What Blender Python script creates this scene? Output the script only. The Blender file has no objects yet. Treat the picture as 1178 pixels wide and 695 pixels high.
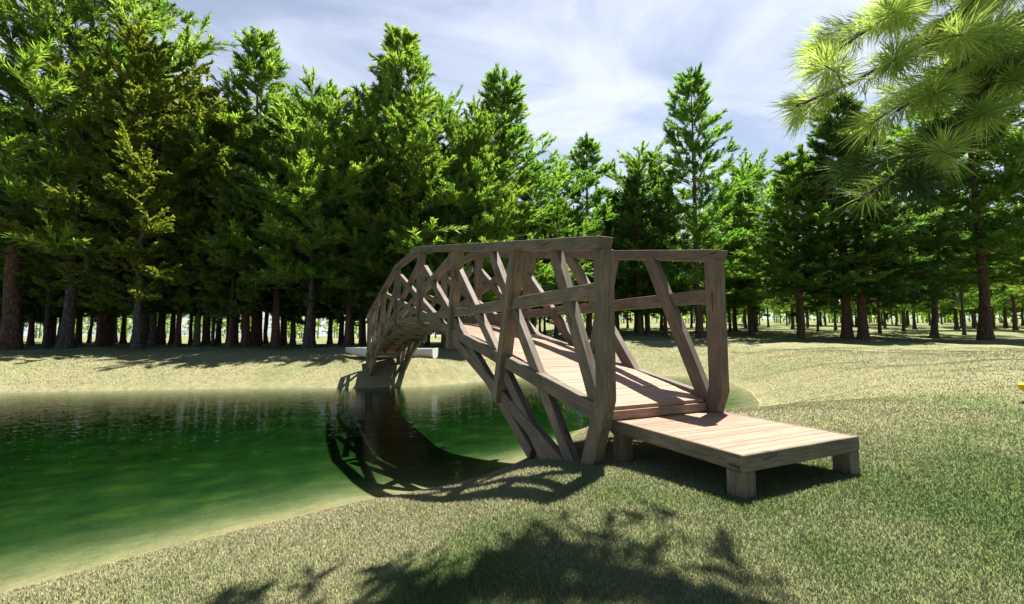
import bpy, bmesh, math, random
import numpy as np
from mathutils import Vector, Matrix, noise as mnoise

random.seed(7)
rng = np.random.default_rng(7)
R = math.radians
S = 1.8                                   # metres per layout unit (one unit = width of the platform)

# ------------------------------------------------------------------ camera, sky, sun, exposure
scene = bpy.context.scene
CAM = np.array([-1.9572, -2.5353, 0.5921]); YAW = -0.4345; PITCH = 0.0771
cam_data = bpy.data.cameras.new("camera")
cam_data.sensor_width = 36.0
cam_data.lens = 499.6 / 1178.0 * 36.0
cam_data.clip_start = 0.05
cam_data.clip_end = 3000.0
cam = bpy.data.objects.new("camera", cam_data)
scene.collection.objects.link(cam)
cam.location = CAM * S
cam.rotation_euler = (math.pi / 2 + PITCH, 0, YAW)
scene.camera = cam

SUN_DIR = Vector((0.39, 0.21, 1.0)).normalized()       # towards the sun
SUN_ELEV = math.asin(SUN_DIR.z)
SUN_AZ = math.atan2(SUN_DIR.x, SUN_DIR.y)               # clockwise from +Y
SKY_STRENGTH = 0.05
SUN_STRENGTH = 5.0
EXPOSURE = 1.38

world = bpy.data.worlds.new("World"); scene.world = world
world.use_nodes = True
wn, wl = world.node_tree.nodes, world.node_tree.links
wn.clear()
w_out = wn.new("ShaderNodeOutputWorld"); w_bg = wn.new("ShaderNodeBackground")
w_sky = wn.new("ShaderNodeTexSky"); w_sky.sky_type = 'NISHITA'; w_sky.sun_disc = False
w_sky.sun_elevation = SUN_ELEV; w_sky.sun_rotation = SUN_AZ
w_sky.air_density = 1.0; w_sky.dust_density = 0.6; w_sky.ozone_density = 1.0
w_bg.inputs["Strength"].default_value = SKY_STRENGTH
# thin high cloud: noise on the sky direction projected to a flat cloud layer
w_tc = wn.new("ShaderNodeTexCoord"); w_sep = wn.new("ShaderNodeSeparateXYZ")
wl.new(w_tc.outputs["Generated"], w_sep.inputs[0])
w_max = wn.new("ShaderNodeMath"); w_max.operation = 'MAXIMUM'; w_max.inputs[1].default_value = 0.08
wl.new(w_sep.outputs["Z"], w_max.inputs[0])
w_dx = wn.new("ShaderNodeMath"); w_dx.operation = 'DIVIDE'
w_dy = wn.new("ShaderNodeMath"); w_dy.operation = 'DIVIDE'
wl.new(w_sep.outputs["X"], w_dx.inputs[0]); wl.new(w_max.outputs[0], w_dx.inputs[1])
wl.new(w_sep.outputs["Y"], w_dy.inputs[0]); wl.new(w_max.outputs[0], w_dy.inputs[1])
w_cmb = wn.new("ShaderNodeCombineXYZ")
wl.new(w_dx.outputs[0], w_cmb.inputs[0]); wl.new(w_dy.outputs[0], w_cmb.inputs[1])
w_map = wn.new("ShaderNodeMapping"); w_map.inputs["Rotation"].default_value = (0, 0, R(35)); w_map.inputs["Scale"].default_value = (0.75, 1.25, 1)
w_map.inputs["Location"].default_value = (5.35, 2.6, 0)
wl.new(w_cmb.outputs[0], w_map.inputs[0])
w_n = wn.new("ShaderNodeTexNoise"); w_n.inputs["Scale"].default_value = 1.15; w_n.inputs["Detail"].default_value = 9; w_n.inputs["Roughness"].default_value = 0.58
w_n.inputs["Distortion"].default_value = 0.7
wl.new(w_map.outputs[0], w_n.inputs["Vector"])
w_rmp = wn.new("ShaderNodeMapRange"); w_rmp.interpolation_type = 'SMOOTHSTEP'
w_rmp.inputs["From Min"].default_value = 0.33; w_rmp.inputs["From Max"].default_value = 0.70
w_rmp.inputs["To Min"].default_value = 0.26; w_rmp.inputs["To Max"].default_value = 0.80
wl.new(w_n.outputs["Fac"], w_rmp.inputs["Value"])
# the cloud bank lies ahead of the camera (north-east); left clear overhead and behind to cut ambient light
w_dot = wn.new("ShaderNodeVectorMath"); w_dot.operation = 'DOT_PRODUCT'
w_dot.inputs[1].default_value = (0.47, 0.88, -0.25)
wl.new(w_tc.outputs["Generated"], w_dot.inputs[0])
w_dir = wn.new("ShaderNodeMapRange"); w_dir.interpolation_type = 'SMOOTHSTEP'
w_dir.inputs["From Min"].default_value = -0.05; w_dir.inputs["From Max"].default_value = 0.55
w_dir.inputs["To Min"].default_value = 0.0; w_dir.inputs["To Max"].default_value = 1.0
wl.new(w_dot.outputs["Value"], w_dir.inputs["Value"])
w_mul = wn.new("ShaderNodeMath"); w_mul.operation = 'MULTIPLY'
wl.new(w_rmp.outputs[0], w_mul.inputs[0]); wl.new(w_dir.outputs[0], w_mul.inputs[1])
w_mix = wn.new("ShaderNodeMix"); w_mix.data_type = 'RGBA'
wl.new(w_mul.outputs[0], w_mix.inputs["Factor"]); wl.new(w_sky.outputs[0], w_mix.inputs["A"])
w_mix.inputs["B"].default_value = (8.3, 8.8, 10.2, 1)
wl.new(w_mix.outputs["Result"], w_bg.inputs["Color"]); wl.new(w_bg.outputs[0], w_out.inputs[0])

sun_data = bpy.data.lights.new("sun", 'SUN'); sun_data.energy = SUN_STRENGTH; sun_data.angle = R(0.5)
sun_data.color = (1.0, 0.95, 0.86)
sun = bpy.data.objects.new("sun", sun_data); scene.collection.objects.link(sun)
sun.rotation_euler = SUN_DIR.to_track_quat('Z', 'Y').to_euler()
sun.location = (20, 10, 60)

vs = scene.view_settings
vs.view_transform = 'Standard'; vs.look = 'None'; vs.exposure = EXPOSURE; vs.gamma = 1.0; vs.use_curve_mapping = False
scene.render.engine = 'CYCLES'
scene.cycles.max_bounces = 8; scene.cycles.transparent_max_bounces = 16
scene.cycles.diffuse_bounces = 3; scene.cycles.transmission_bounces = 4; scene.cycles.glossy_bounces = 3
scene.cycles.use_denoising = True

# ------------------------------------------------------------------ helpers
COL = scene.collection
FWD = np.array([math.cos(YAW + math.pi / 2), math.sin(YAW + math.pi / 2)])
RGT = np.array([math.cos(YAW), math.sin(YAW)])

def cf(right, fwd):
    """layout point (units) from metres-free camera frame: right / forward distance"""
    p = CAM[:2] + right * RGT + fwd * FWD
    return float(p[0]), float(p[1])

def col_at(u, depth):
    return cf((u - 589.0) / 499.6 * depth, depth)

def link(name, me, mat=None, parent=None):
    o = bpy.data.objects.new(name, me)
    COL.objects.link(o)
    if mat is not None:
        me.materials.append(mat)
    if parent is not None:
        o.parent = parent
    return o

def empty(name, loc=(0, 0, 0), rz=0.0):
    o = bpy.data.objects.new(name, None)
    COL.objects.link(o)
    o.location = loc; o.rotation_euler = (0, 0, rz); o.empty_display_size = 0.3
    return o

def tag(o, label=None, cat=None, group=None, kind=None):
    if label: o["label"] = label
    if cat: o["category"] = cat
    if group: o["group"] = group
    if kind: o["kind"] = kind
    return o

def copy_tree(o, parent=None):
    c = o.copy(); COL.objects.link(c)
    if parent is not None:
        c.parent = parent
    for ch in list(o.children):
        copy_tree(ch, c)
    return c

def arrays_mesh(name, verts, faces, k, smooth=False):
    """fast mesh from numpy arrays; faces (n,k)"""
    me = bpy.data.meshes.new(name)
    verts = np.ascontiguousarray(verts, dtype=np.float32); faces = np.ascontiguousarray(faces, dtype=np.int32)
    n = len(faces)
    me.vertices.add(len(verts)); me.vertices.foreach_set("co", verts.ravel())
    me.loops.add(n * k); me.loops.foreach_set("vertex_index", faces.ravel())
    me.polygons.add(n)
    me.polygons.foreach_set("loop_start", np.arange(0, n * k, k, dtype=np.int32))
    me.polygons.foreach_set("loop_total", np.full(n, k, dtype=np.int32))
    if smooth:
        me.polygons.foreach_set("use_smooth", np.ones(n, dtype=bool))
    me.update(calc_edges=True)
    return me

def mat_new(name):
    m = bpy.data.materials.new(name); m.use_nodes = True
    m.node_tree.nodes.clear()
    return m, m.node_tree.nodes, m.node_tree.links

def ramp(nodes, stops):
    r = nodes.new("ShaderNodeValToRGB")
    e = r.color_ramp.elements
    e[0].position, e[0].color = stops[0][0], (*stops[0][1], 1)
    e[1].position, e[1].color = stops[-1][0], (*stops[-1][1], 1)
    for p, c in stops[1:-1]:
        x = e.new(p); x.color = (*c, 1)
    return r

# ------------------------------------------------------------------ materials
def wood_material(name, dark, mid, light, rough=0.75, bump=0.35, along=0):
    """weathered timber; grain runs along local axis `along`"""
    m, n, l = mat_new(name)
    out = n.new("ShaderNodeOutputMaterial"); b = n.new("ShaderNodeBsdfPrincipled")
    tc = n.new("ShaderNodeTexCoord"); oi = n.new("ShaderNodeObjectInfo")
    add = n.new("ShaderNodeVectorMath"); add.operation = 'ADD'
    sc = n.new("ShaderNodeVectorMath"); sc.operation = 'SCALE'
    sc.inputs[0].default_value = (13.7, 7.1, 5.3)
    l.new(oi.outputs["Random"], sc.inputs["Scale"])
    l.new(tc.outputs["Object"], add.inputs[0]); l.new(sc.outputs[0], add.inputs[1])
    mp = n.new("ShaderNodeMapping")
    s = [1.0, 1.0, 1.0]; s[along] = 0.075
    mp.inputs["Scale"].default_value = s
    l.new(add.outputs[0], mp.inputs[0])
    g = n.new("ShaderNodeTexNoise"); g.inputs["Scale"].default_value = 38; g.inputs["Detail"].default_value = 7; g.inputs["Roughness"].default_value = 0.62; g.inputs["Distortion"].default_value = 0.6
    l.new(mp.outputs[0], g.inputs["Vector"])
    big = n.new("ShaderNodeTexNoise"); big.inputs["Scale"].default_value = 2.2; big.inputs["Detail"].default_value = 4
    l.new(add.outputs[0], big.inputs["Vector"])
    rp = ramp(n, [(0.28, dark), (0.5, mid), (0.74, light)])
    l.new(g.outputs["Fac"], rp.inputs[0])
    mix = n.new("ShaderNodeMix"); mix.data_type = 'RGBA'; mix.blend_type = 'MULTIPLY'; mix.inputs["Factor"].default_value = 1.0
    l.new(rp.outputs[0], mix.inputs["A"])
    rp2 = ramp(n, [(0.3, (0.72, 0.74, 0.74)), (0.7, (1.16, 1.1, 1.04))])
    l.new(big.outputs["Fac"], rp2.inputs[0]); l.new(rp2.outputs[0], mix.inputs["B"])
    # long dark checks
    ck = n.new("ShaderNodeTexNoise"); ck.inputs["Scale"].default_value = 15; ck.inputs["Detail"].default_value = 2
    mp2 = n.new("ShaderNodeMapping"); s2 = [1.0, 1.0, 1.0]; s2[along] = 0.12; mp2.inputs["Scale"].default_value = s2
    l.new(add.outputs[0], mp2.inputs[0]); l.new(mp2.outputs[0], ck.inputs["Vector"])
    ckr = ramp(n, [(0.29, (0.35, 0.32, 0.3)), (0.35, (1, 1, 1))])
    l.new(ck.outputs["Fac"], ckr.inputs[0])
    mix2 = n.new("ShaderNodeMix"); mix2.data_type = 'RGBA'; mix2.blend_type = 'MULTIPLY'; mix2.inputs["Factor"].default_value = 1.0
    l.new(mix.outputs["Result"], mix2.inputs["A"]); l.new(ckr.outputs[0], mix2.inputs["B"])
    # per-beam tone
    hv = n.new("ShaderNodeHueSaturation")
    mr = n.new("ShaderNodeMapRange"); mr.inputs["To Min"].default_value = 0.86; mr.inputs["To Max"].default_value = 1.12
    l.new(oi.outputs["Random"], mr.inputs["Value"]); l.new(mr.outputs[0], hv.inputs["Value"])
    l.new(mix2.outputs["Result"], hv.inputs["Color"])
    l.new(hv.outputs[0], b.inputs["Base Color"])
    b.inputs["Roughness"].default_value = rough
    bp = n.new("ShaderNodeBump"); bp.inputs["Strength"].default_value = bump; bp.inputs["Distance"].default_value = 0.01
    sm = n.new("ShaderNodeMath"); sm.operation = 'MULTIPLY'
    l.new(g.outputs["Fac"], sm.inputs[0]); l.new(ckr.outputs[0], sm.inputs[1])
    l.new(sm.outputs[0], bp.inputs["Height"]); l.new(bp.outputs[0], b.inputs["Normal"])
    l.new(b.outputs[0], out.inputs[0])
    return m

def deck_material(name, tint=(1, 1, 1)):
    """planed boards, every board (mesh island) its own tone, grain along local Y (across the deck)"""
    m, n, l = mat_new(name)
    out = n.new("ShaderNodeOutputMaterial"); b = n.new("ShaderNodeBsdfPrincipled")
    tc = n.new("ShaderNodeTexCoord"); geo = n.new("ShaderNodeNewGeometry")
    mp = n.new("ShaderNodeMapping"); mp.inputs["Scale"].default_value = (1.0, 0.06, 1.0)
    sc = n.new("ShaderNodeVectorMath"); sc.operation = 'SCALE'; sc.inputs[0].default_value = (3.1, 17.0, 5.0)
    l.new(geo.outputs["Random Per Island"], sc.inputs["Scale"])
    ad = n.new("ShaderNodeVectorMath"); ad.operation = 'ADD'
    l.new(tc.outputs["Object"], ad.inputs[0]); l.new(sc.outputs[0], ad.inputs[1]); l.new(ad.outputs[0], mp.inputs[0])
    g = n.new("ShaderNodeTexNoise"); g.inputs["Scale"].default_value = 42; g.inputs["Detail"].default_value = 6; g.inputs["Roughness"].default_value = 0.6; g.inputs["Distortion"].default_value = 0.5
    l.new(mp.outputs[0], g.inputs["Vector"])
    rp = ramp(n, [(0.25, (0.18 * tint[0], 0.095 * tint[1], 0.058 * tint[2])), (0.5, (0.31 * tint[0], 0.175 * tint[1], 0.112 * tint[2])), (0.75, (0.40 * tint[0], 0.245 * tint[1], 0.168 * tint[2]))])
    l.new(g.outputs["Fac"], rp.inputs[0])
    hv = n.new("ShaderNodeHueSaturation")
    mr = n.new("ShaderNodeMapRange"); mr.inputs["To Min"].default_value = 0.82; mr.inputs["To Max"].default_value = 1.14
    l.new(geo.outputs["Random Per Island"], mr.inputs["Value"]); l.new(mr.outputs[0], hv.inputs["Value"])
    l.new(rp.outputs[0], hv.inputs["Color"]); l.new(hv.outputs[0], b.inputs["Base Color"])
    b.inputs["Roughness"].default_value = 0.62
    bp = n.new("ShaderNodeBump"); bp.inputs["Strength"].default_value = 0.25; bp.inputs["Distance"].default_value = 0.006
    l.new(g.outputs["Fac"], bp.inputs["Height"]); l.new(bp.outputs[0], b.inputs["Normal"])
    l.new(b.outputs[0], out.inputs[0])
    return m

def simple_material(name, color, rough=0.5, var=0.12, scale=6.0, metallic=0.0):
    m, n, l = mat_new(name)
    out = n.new("ShaderNodeOutputMaterial"); b = n.new("ShaderNodeBsdfPrincipled")
    tc = n.new("ShaderNodeTexCoord"); t = n.new("ShaderNodeTexNoise"); t.inputs["Scale"].default_value = scale; t.inputs["Detail"].default_value = 6
    l.new(tc.outputs["Object"], t.inputs["Vector"])
    rp = ramp(n, [(0.3, tuple(c * (1 - var) for c in color)), (0.7, tuple(min(1, c * (1 + var)) for c in color))])
    l.new(t.outputs["Fac"], rp.inputs[0]); l.new(rp.outputs[0], b.inputs["Base Color"])
    b.inputs["Roughness"].default_value = rough; b.inputs["Metallic"].default_value = metallic
    l.new(b.outputs[0], out.inputs[0])
    return m

def grass_color_nodes(n, l):
    """patchy lawn colour from world position: dry straw by the pond and far bank, greener on the near lawn, painted shade included"""
    geo = n.new("ShaderNodeNewGeometry")
    sep = n.new("ShaderNodeSeparateXYZ"); l.new(geo.outputs["Position"], sep.inputs[0])
    flat = n.new("ShaderNodeCombineXYZ"); l.new(sep.outputs[0], flat.inputs[0]); l.new(sep.outputs[1], flat.inputs[1])
    big = n.new("ShaderNodeTexNoise"); big.inputs["Scale"].default_value = 0.16; big.inputs["Detail"].default_value = 5; big.inputs["Roughness"].default_value = 0.6; big.inputs["Distortion"].default_value = 0.8
    l.new(flat.outputs[0], big.inputs["Vector"])
    fine = n.new("ShaderNodeTexNoise"); fine.inputs["Scale"].default_value = 3.2; fine.inputs["Detail"].default_value = 7; fine.inputs["Roughness"].default_value = 0.7
    l.new(flat.outputs[0], fine.inputs["Vector"])
    att = n.new("ShaderNodeAttribute"); att.attribute_name = "green"          # turf greenness plus painted shade (vertex data of the ground)
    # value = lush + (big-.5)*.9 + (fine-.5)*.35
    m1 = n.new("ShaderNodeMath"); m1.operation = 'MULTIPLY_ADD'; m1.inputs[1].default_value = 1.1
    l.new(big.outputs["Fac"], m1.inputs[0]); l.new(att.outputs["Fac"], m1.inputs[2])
    m2 = n.new("ShaderNodeMath"); m2.operation = 'MULTIPLY_ADD'; m2.inputs[1].default_value = 0.45
    l.new(fine.outputs["Fac"], m2.inputs[0]); l.new(m1.outputs[0], m2.inputs[2])
    m3 = n.new("ShaderNodeMath"); m3.operation = 'SUBTRACT'; m3.inputs[1].default_value = 0.775
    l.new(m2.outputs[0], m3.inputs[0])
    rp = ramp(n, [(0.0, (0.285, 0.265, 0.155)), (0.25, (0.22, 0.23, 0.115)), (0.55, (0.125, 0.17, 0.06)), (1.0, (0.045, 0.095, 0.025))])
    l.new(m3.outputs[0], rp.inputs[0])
    return rp, fine, geo

def ground_material():
    m, n, l = mat_new("lawn_ground")
    out = n.new("ShaderNodeOutputMaterial"); b = n.new("ShaderNodeBsdfPrincipled")
    rp, fine, geo = grass_color_nodes(n, l)
    sep = n.new("ShaderNodeSeparateXYZ"); l.new(geo.outputs["Position"], sep.inputs[0])
    # pond bed: silty tan in the shallows, weedy green deeper down
    bedn = n.new("ShaderNodeTexNoise"); bedn.inputs["Scale"].default_value = 0.9; bedn.inputs["Detail"].default_value = 6
    l.new(geo.outputs["Position"], bedn.inputs["Vector"])
    bed = ramp(n, [(0.35, (0.04, 0.075, 0.034)), (0.55, (0.07, 0.11, 0.045)), (0.68, (0.14, 0.165, 0.06))])
    l.new(bedn.outputs["Fac"], bed.inputs[0])
    f = n.new("ShaderNodeMapRange"); f.inputs["From Min"].default_value = -1.03 * S; f.inputs["From Max"].default_value = -1.22 * S
    f.interpolation_type = 'SMOOTHSTEP'
    l.new(sep.outputs[2], f.inputs["Value"])
    mix = n.new("ShaderNodeMix"); mix.data_type = 'RGBA'
    l.new(f.outputs[0], mix.inputs["Factor"]); l.new(rp.outputs[0], mix.inputs["A"]); l.new(bed.outputs[0], mix.inputs["B"])
    # turf fibre mottling
    tf = n.new("ShaderNodeTexNoise"); tf.inputs["Scale"].default_value = 26; tf.inputs["Detail"].default_value = 5; tf.inputs["Roughness"].default_value = 0.75
    l.new(geo.outputs["Position"], tf.inputs["Vector"])
    tr = ramp(n, [(0.3, (0.62, 0.62, 0.6)), (0.65, (1.12, 1.12, 1.1))]); l.new(tf.outputs["Fac"], tr.inputs[0])
    cf_ = n.new("ShaderNodeTexNoise"); cf_.inputs["Scale"].default_value = 2.1; cf_.inputs["Detail"].default_value = 8; cf_.inputs["Roughness"].default_value = 0.72
    l.new(geo.outputs["Position"], cf_.inputs["Vector"])
    cr_ = ramp(n, [(0.34, (0.70, 0.76, 0.66)), (0.62, (1.1, 1.08, 1.05))]); l.new(cf_.outputs["Fac"], cr_.inputs[0])
    mul0 = n.new("ShaderNodeMix"); mul0.data_type = 'RGBA'; mul0.blend_type = 'MULTIPLY'; mul0.inputs["Factor"].default_value = 1
    l.new(mix.outputs["Result"], mul0.inputs["A"]); l.new(cr_.outputs[0], mul0.inputs["B"])
    mul = n.new("ShaderNodeMix"); mul.data_type = 'RGBA'; mul.blend_type = 'MULTIPLY'; mul.inputs["Factor"].default_value = 1
    l.new(mul0.outputs["Result"], mul.inputs["A"]); l.new(tr.outputs[0], mul.inputs["B"])
    l.new(mul.outputs["Result"], b.inputs["Base Color"])
    b.inputs["Roughness"].default_value = 0.95
    b.inputs["Specular IOR Level"].default_value = 0.1
    bp = n.new("ShaderNodeBump"); bp.inputs["Strength"].default_value = 0.6; bp.inputs["Distance"].default_value = 0.05
    l.new(tf.outputs["Fac"], bp.inputs["Height"]); l.new(bp.outputs[0], b.inputs["Normal"])
    l.new(b.outputs[0], out.inputs[0])
    return m

def blade_material():
    m, n, l = mat_new("grass_blade")
    out = n.new("ShaderNodeOutputMaterial")
    rp, fine, geo = grass_color_nodes(n, l)
    hv = n.new("ShaderNodeHueSaturation"); mr = n.new("ShaderNodeMapRange")
    mr.inputs["To Min"].default_value = 1.15; mr.inputs["To Max"].default_value = 1.7
    l.new(geo.outputs["Random Per Island"], mr.inputs["Value"]); l.new(mr.outputs[0], hv.inputs["Value"]); l.new(rp.outputs[0], hv.inputs["Color"])
    d = n.new("ShaderNodeBsdfDiffuse"); t = n.new("ShaderNodeBsdfTranslucent")
    l.new(hv.outputs[0], d.inputs[0]); l.new(hv.outputs[0], t.inputs[0])
    up = n.new("ShaderNodeVectorMath"); up.operation = 'MULTIPLY_ADD'; up.inputs[1].default_value = (.35, .35, .35); up.inputs[2].default_value = (0, 0, 1)
    l.new(geo.outputs["Normal"], up.inputs[0])
    nz_ = n.new("ShaderNodeVectorMath"); nz_.operation = 'NORMALIZE'; l.new(up.outputs[0], nz_.inputs[0]); l.new(nz_.outputs[0], d.inputs["Normal"])
    mx = n.new("ShaderNodeMixShader"); mx.inputs[0].default_value = 0.22
    l.new(d.outputs[0], mx.inputs[1]); l.new(t.outputs[0], mx.inputs[2]); l.new(mx.outputs[0], out.inputs[0])
    return m

def water_material():
    m, n, l = mat_new("pond_water")
    out = n.new("ShaderNodeOutputMaterial")
    geo = n.new("ShaderNodeNewGeometry")
    mp = n.new("ShaderNodeMapping"); mp.inputs["Rotation"].default_value = (0, 0, -YAW); mp.inputs["Scale"].default_value = (0.45, 1.3, 1)
    l.new(geo.outputs["Position"], mp.inputs[0])
    a = n.new("ShaderNodeTexNoise"); a.inputs["Scale"].default_value = 3.4; a.inputs["Detail"].default_value = 3; a.inputs["Roughness"].default_value = 0.62
    l.new(mp.outputs[0], a.inputs["Vector"])
    bp = n.new("ShaderNodeBump"); bp.inputs["Strength"].default_value = 0.24; bp.inputs["Distance"].default_value = 0.05
    l.new(a.outputs["Fac"], bp.inputs["Height"])
    fr = n.new("ShaderNodeFresnel"); fr.inputs["IOR"].default_value = 1.42; l.new(bp.outputs[0], fr.inputs["Normal"])
    tr = n.new("ShaderNodeBsdfTransparent"); gl = n.new("ShaderNodeBsdfGlossy"); gl.inputs["Roughness"].default_value = 0.0
    l.new(bp.outputs[0], gl.inputs["Normal"])
    mx = n.new("ShaderNodeMixShader"); l.new(fr.outputs[0], mx.inputs[0]); l.new(tr.outputs[0], mx.inputs[1]); l.new(gl.outputs[0], mx.inputs[2])
    l.new(mx.outputs[0], out.inputs["Surface"])
    va = n.new("ShaderNodeVolumeAbsorption"); va.inputs["Color"].default_value = (0.27, 0.57, 0.33, 1); va.inputs["Density"].default_value = 1.1
    l.new(va.outputs[0], out.inputs["Volume"])
    return m

def bark_material(name, dark, light):
    m, n, l = mat_new(name)
    out = n.new("ShaderNodeOutputMaterial"); b = n.new("ShaderNodeBsdfPrincipled")
    tc = n.new("ShaderNodeTexCoord"); mp = n.new("ShaderNodeMapping"); mp.inputs["Scale"].default_value = (1, 1, 0.28)
    l.new(tc.outputs["Object"], mp.inputs[0])
    v = n.new("ShaderNodeTexVoronoi"); v.inputs["Scale"].default_value = 7; v.feature = 'DISTANCE_TO_EDGE'
    t = n.new("ShaderNodeTexNoise"); t.inputs["Scale"].default_value = 5; t.inputs["Detail"].default_value = 7
    l.new(mp.outputs[0], t.inputs["Vector"])
    dm = n.new("ShaderNodeVectorMath"); dm.operation = 'MULTIPLY_ADD'; dm.inputs[1].default_value = (.25, .25, .25)
    l.new(t.outputs["Color"], dm.inputs[0]); l.new(mp.outputs[0], dm.inputs[2]); l.new(dm.outputs[0], v.inputs["Vector"])
    rp = ramp(n, [(0.0, dark), (0.12, tuple((a + c) / 2 for a, c in zip(dark, light))), (0.4, light)])
    l.new(v.outputs["Distance"], rp.inputs[0])
    l.new(rp.outputs[0], b.inputs["Base Color"]); b.inputs["Roughness"].default_value = 0.9
    bp = n.new("ShaderNodeBump"); bp.inputs["Strength"].default_value = 0.8; bp.inputs["Distance"].default_value = 0.04
    l.new(v.outputs["Distance"], bp.inputs["Height"]); l.new(bp.outputs[0], b.inputs["Normal"])
    l.new(b.outputs[0], out.inputs[0])
    return m

def leaf_material(name, dark, light, trans, tfac=0.45):
    m, n, l = mat_new(name)
    out = n.new("ShaderNodeOutputMaterial")
    tc = n.new("ShaderNodeTexCoord"); t = n.new("ShaderNodeTexNoise"); t.inputs["Scale"].default_value = 0.55; t.inputs["Detail"].default_value = 4
    l.new(tc.outputs["Object"], t.inputs["Vector"])
    geo = n.new("ShaderNodeNewGeometry"); oi = n.new("ShaderNodeObjectInfo")
    md = n.new("ShaderNodeMath"); md.operation = 'MULTIPLY_ADD'; md.inputs[1].default_value = 0.35
    l.new(geo.outputs["Random Per Island"], md.inputs[0]); l.new(t.outputs["Fac"], md.inputs[2])
    rp = ramp(n, [(0.42, dark), (0.92, light)]); l.new(md.outputs[0], rp.inputs[0])
    hv = n.new("ShaderNodeHueSaturation")
    mr = n.new("ShaderNodeMapRange"); mr.inputs["To Min"].default_value = 0.485; mr.inputs["To Max"].default_value = 0.515
    l.new(oi.outputs["Random"], mr.inputs["Value"]); l.new(mr.outputs[0], hv.inputs["Hue"])
    l.new(rp.outputs[0], hv.inputs["Color"])
    d = n.new("ShaderNodeBsdfDiffuse"); tl = n.new("ShaderNodeBsdfTranslucent"); g = n.new("ShaderNodeBsdfGlossy")
    g.inputs["Roughness"].default_value = 0.45; g.inputs["Color"].default_value = (0.8, 0.85, 0.7, 1)
    l.new(hv.outputs[0], d.inputs[0])
    tm = n.new("ShaderNodeMix"); tm.data_type = 'RGBA'; tm.blend_type = 'MULTIPLY'; tm.inputs["Factor"].default_value = 1
    l.new(hv.outputs[0], tm.inputs["A"]); tm.inputs["B"].default_value = (*trans, 1); l.new(tm.outputs["Result"], tl.inputs[0])
    mx = n.new("ShaderNodeMixShader"); mx.inputs[0].default_value = tfac
    l.new(d.outputs[0], mx.inputs[1]); l.new(tl.outputs[0], mx.inputs[2])
    mg = n.new("ShaderNodeMixShader"); mg.inputs[0].default_value = 0.05
    l.new(mx.outputs[0], mg.inputs[1]); l.new(g.outputs[0], mg.inputs[2]); l.new(mg.outputs[0], out.inputs[0])
    return m

M_WOOD = wood_material("weathered_timber", (0.068, 0.053, 0.039), (0.152, 0.12, 0.09), (0.24, 0.198, 0.152))
M_WOODW = wood_material("weathered_timber_crosswise", (0.068, 0.053, 0.039), (0.148, 0.117, 0.087), (0.228, 0.188, 0.144))
M_WOODV = wood_material("weathered_timber_upright", (0.068, 0.053, 0.039), (0.148, 0.117, 0.087), (0.228, 0.188, 0.144), along=2)
M_WOODY = wood_material("timber_fascia", (0.10, 0.07, 0.045), (0.24, 0.17, 0.115), (0.35, 0.26, 0.18), along=1)
M_SOFFIT = wood_material("soffit_timber", (0.07, 0.055, 0.035), (0.15, 0.12, 0.08), (0.23, 0.19, 0.13))  # timber tone of the stringers and joists
M_DECK = deck_material("deck_boards")
M_GROUND = ground_material(); M_BLADE = blade_material(); M_WATER = water_material()
M_BARK_RED = bark_material("red_pine_bark", (0.035, 0.02, 0.014), (0.19, 0.10, 0.065))
M_BARK_GREY = bark_material("grey_bark", (0.03, 0.028, 0.026), (0.13, 0.115, 0.10))
M_LEAF_A = leaf_material("pine_needles", (0.06, 0.135, 0.028), (0.235, 0.345, 0.06), (1.8, 1.95, 1.0), 0.58)
M_LEAF_B = leaf_material("olive_needles", (0.07, 0.115, 0.018), (0.22, 0.27, 0.035), (1.9, 1.8, 1.0), 0.5)
M_LEAF_C = leaf_material("deep_needles", (0.032, 0.09, 0.024), (0.14, 0.24, 0.045), (1.9, 2.0, 1.2), 0.5)
M_NEEDLE = leaf_material("long_needles", (0.15, 0.24, 0.05), (0.38, 0.48, 0.14), (1.9, 1.85, 1.3), 0.62)
M_NEEDLE_SHADE = leaf_material("shade_needles", (0.02, 0.05, 0.012), (0.08, 0.13, 0.03), (1.5, 1.7, 1.0), 0.35)  # needle colour darkened to paint in the lowest bough's shade

# ------------------------------------------------------------------ terrain
WATER_Z = -1.0
POND = np.array([(-9.0, -0.6), (-6.0, 0.35), (-3.64, 1.35), (-2.84, 1.66), (-1.58, 1.97), (-0.11, 2.15), (1.2, 2.9), (2.41, 3.9), (4.3, 4.0), (6.0, 3.9), (7.2, 4.1),
                 (7.8, 4.5), (9.5, 6.0), (11.3, 8.1), (11.9, 9.9), (10.6, 11.2), (7.6, 12.2), (4.6, 12.4), (3.4, 11.8), (1.4, 11.2), (-0.4, 11.5), (-2.6, 12.6), (-5.6, 13.5),
                 (-9.7, 14.6), (-13.5, 14.5), (-15.5, 11.0), (-15.0, 6.0), (-12.5, 1.5)])

def pond_distance(P):
    """signed distance to the pond outline (negative in the water), P (n,2)"""
    d2 = np.full(len(P), 1e18); inside = np.zeros(len(P), bool)
    for i in range(len(POND)):
        a, b = POND[i], POND[(i + 1) % len(POND)]
        ab = b - a; t = np.clip(((P - a) @ ab) / (ab @ ab), 0, 1)
        q = P - (a + t[:, None] * ab)
        d2 = np.minimum(d2, (q * q).sum(1))
        c = ((a[1] > P[:, 1]) != (b[1] > P[:, 1]))
        with np.errstate(divide='ignore', invalid='ignore'):
            xi = (b[0] - a[0]) * (P[:, 1] - a[1]) / (b[1] - a[1]) + a[0]
        inside ^= c & (P[:, 0] < xi)
    d = np.sqrt(d2)
    return np.where(inside, -d, d)

def sstep(a, b, x):
    t = np.clip((x - a) / (b - a), 0, 1)
    return t * t * (3 - 2 * t)

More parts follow.
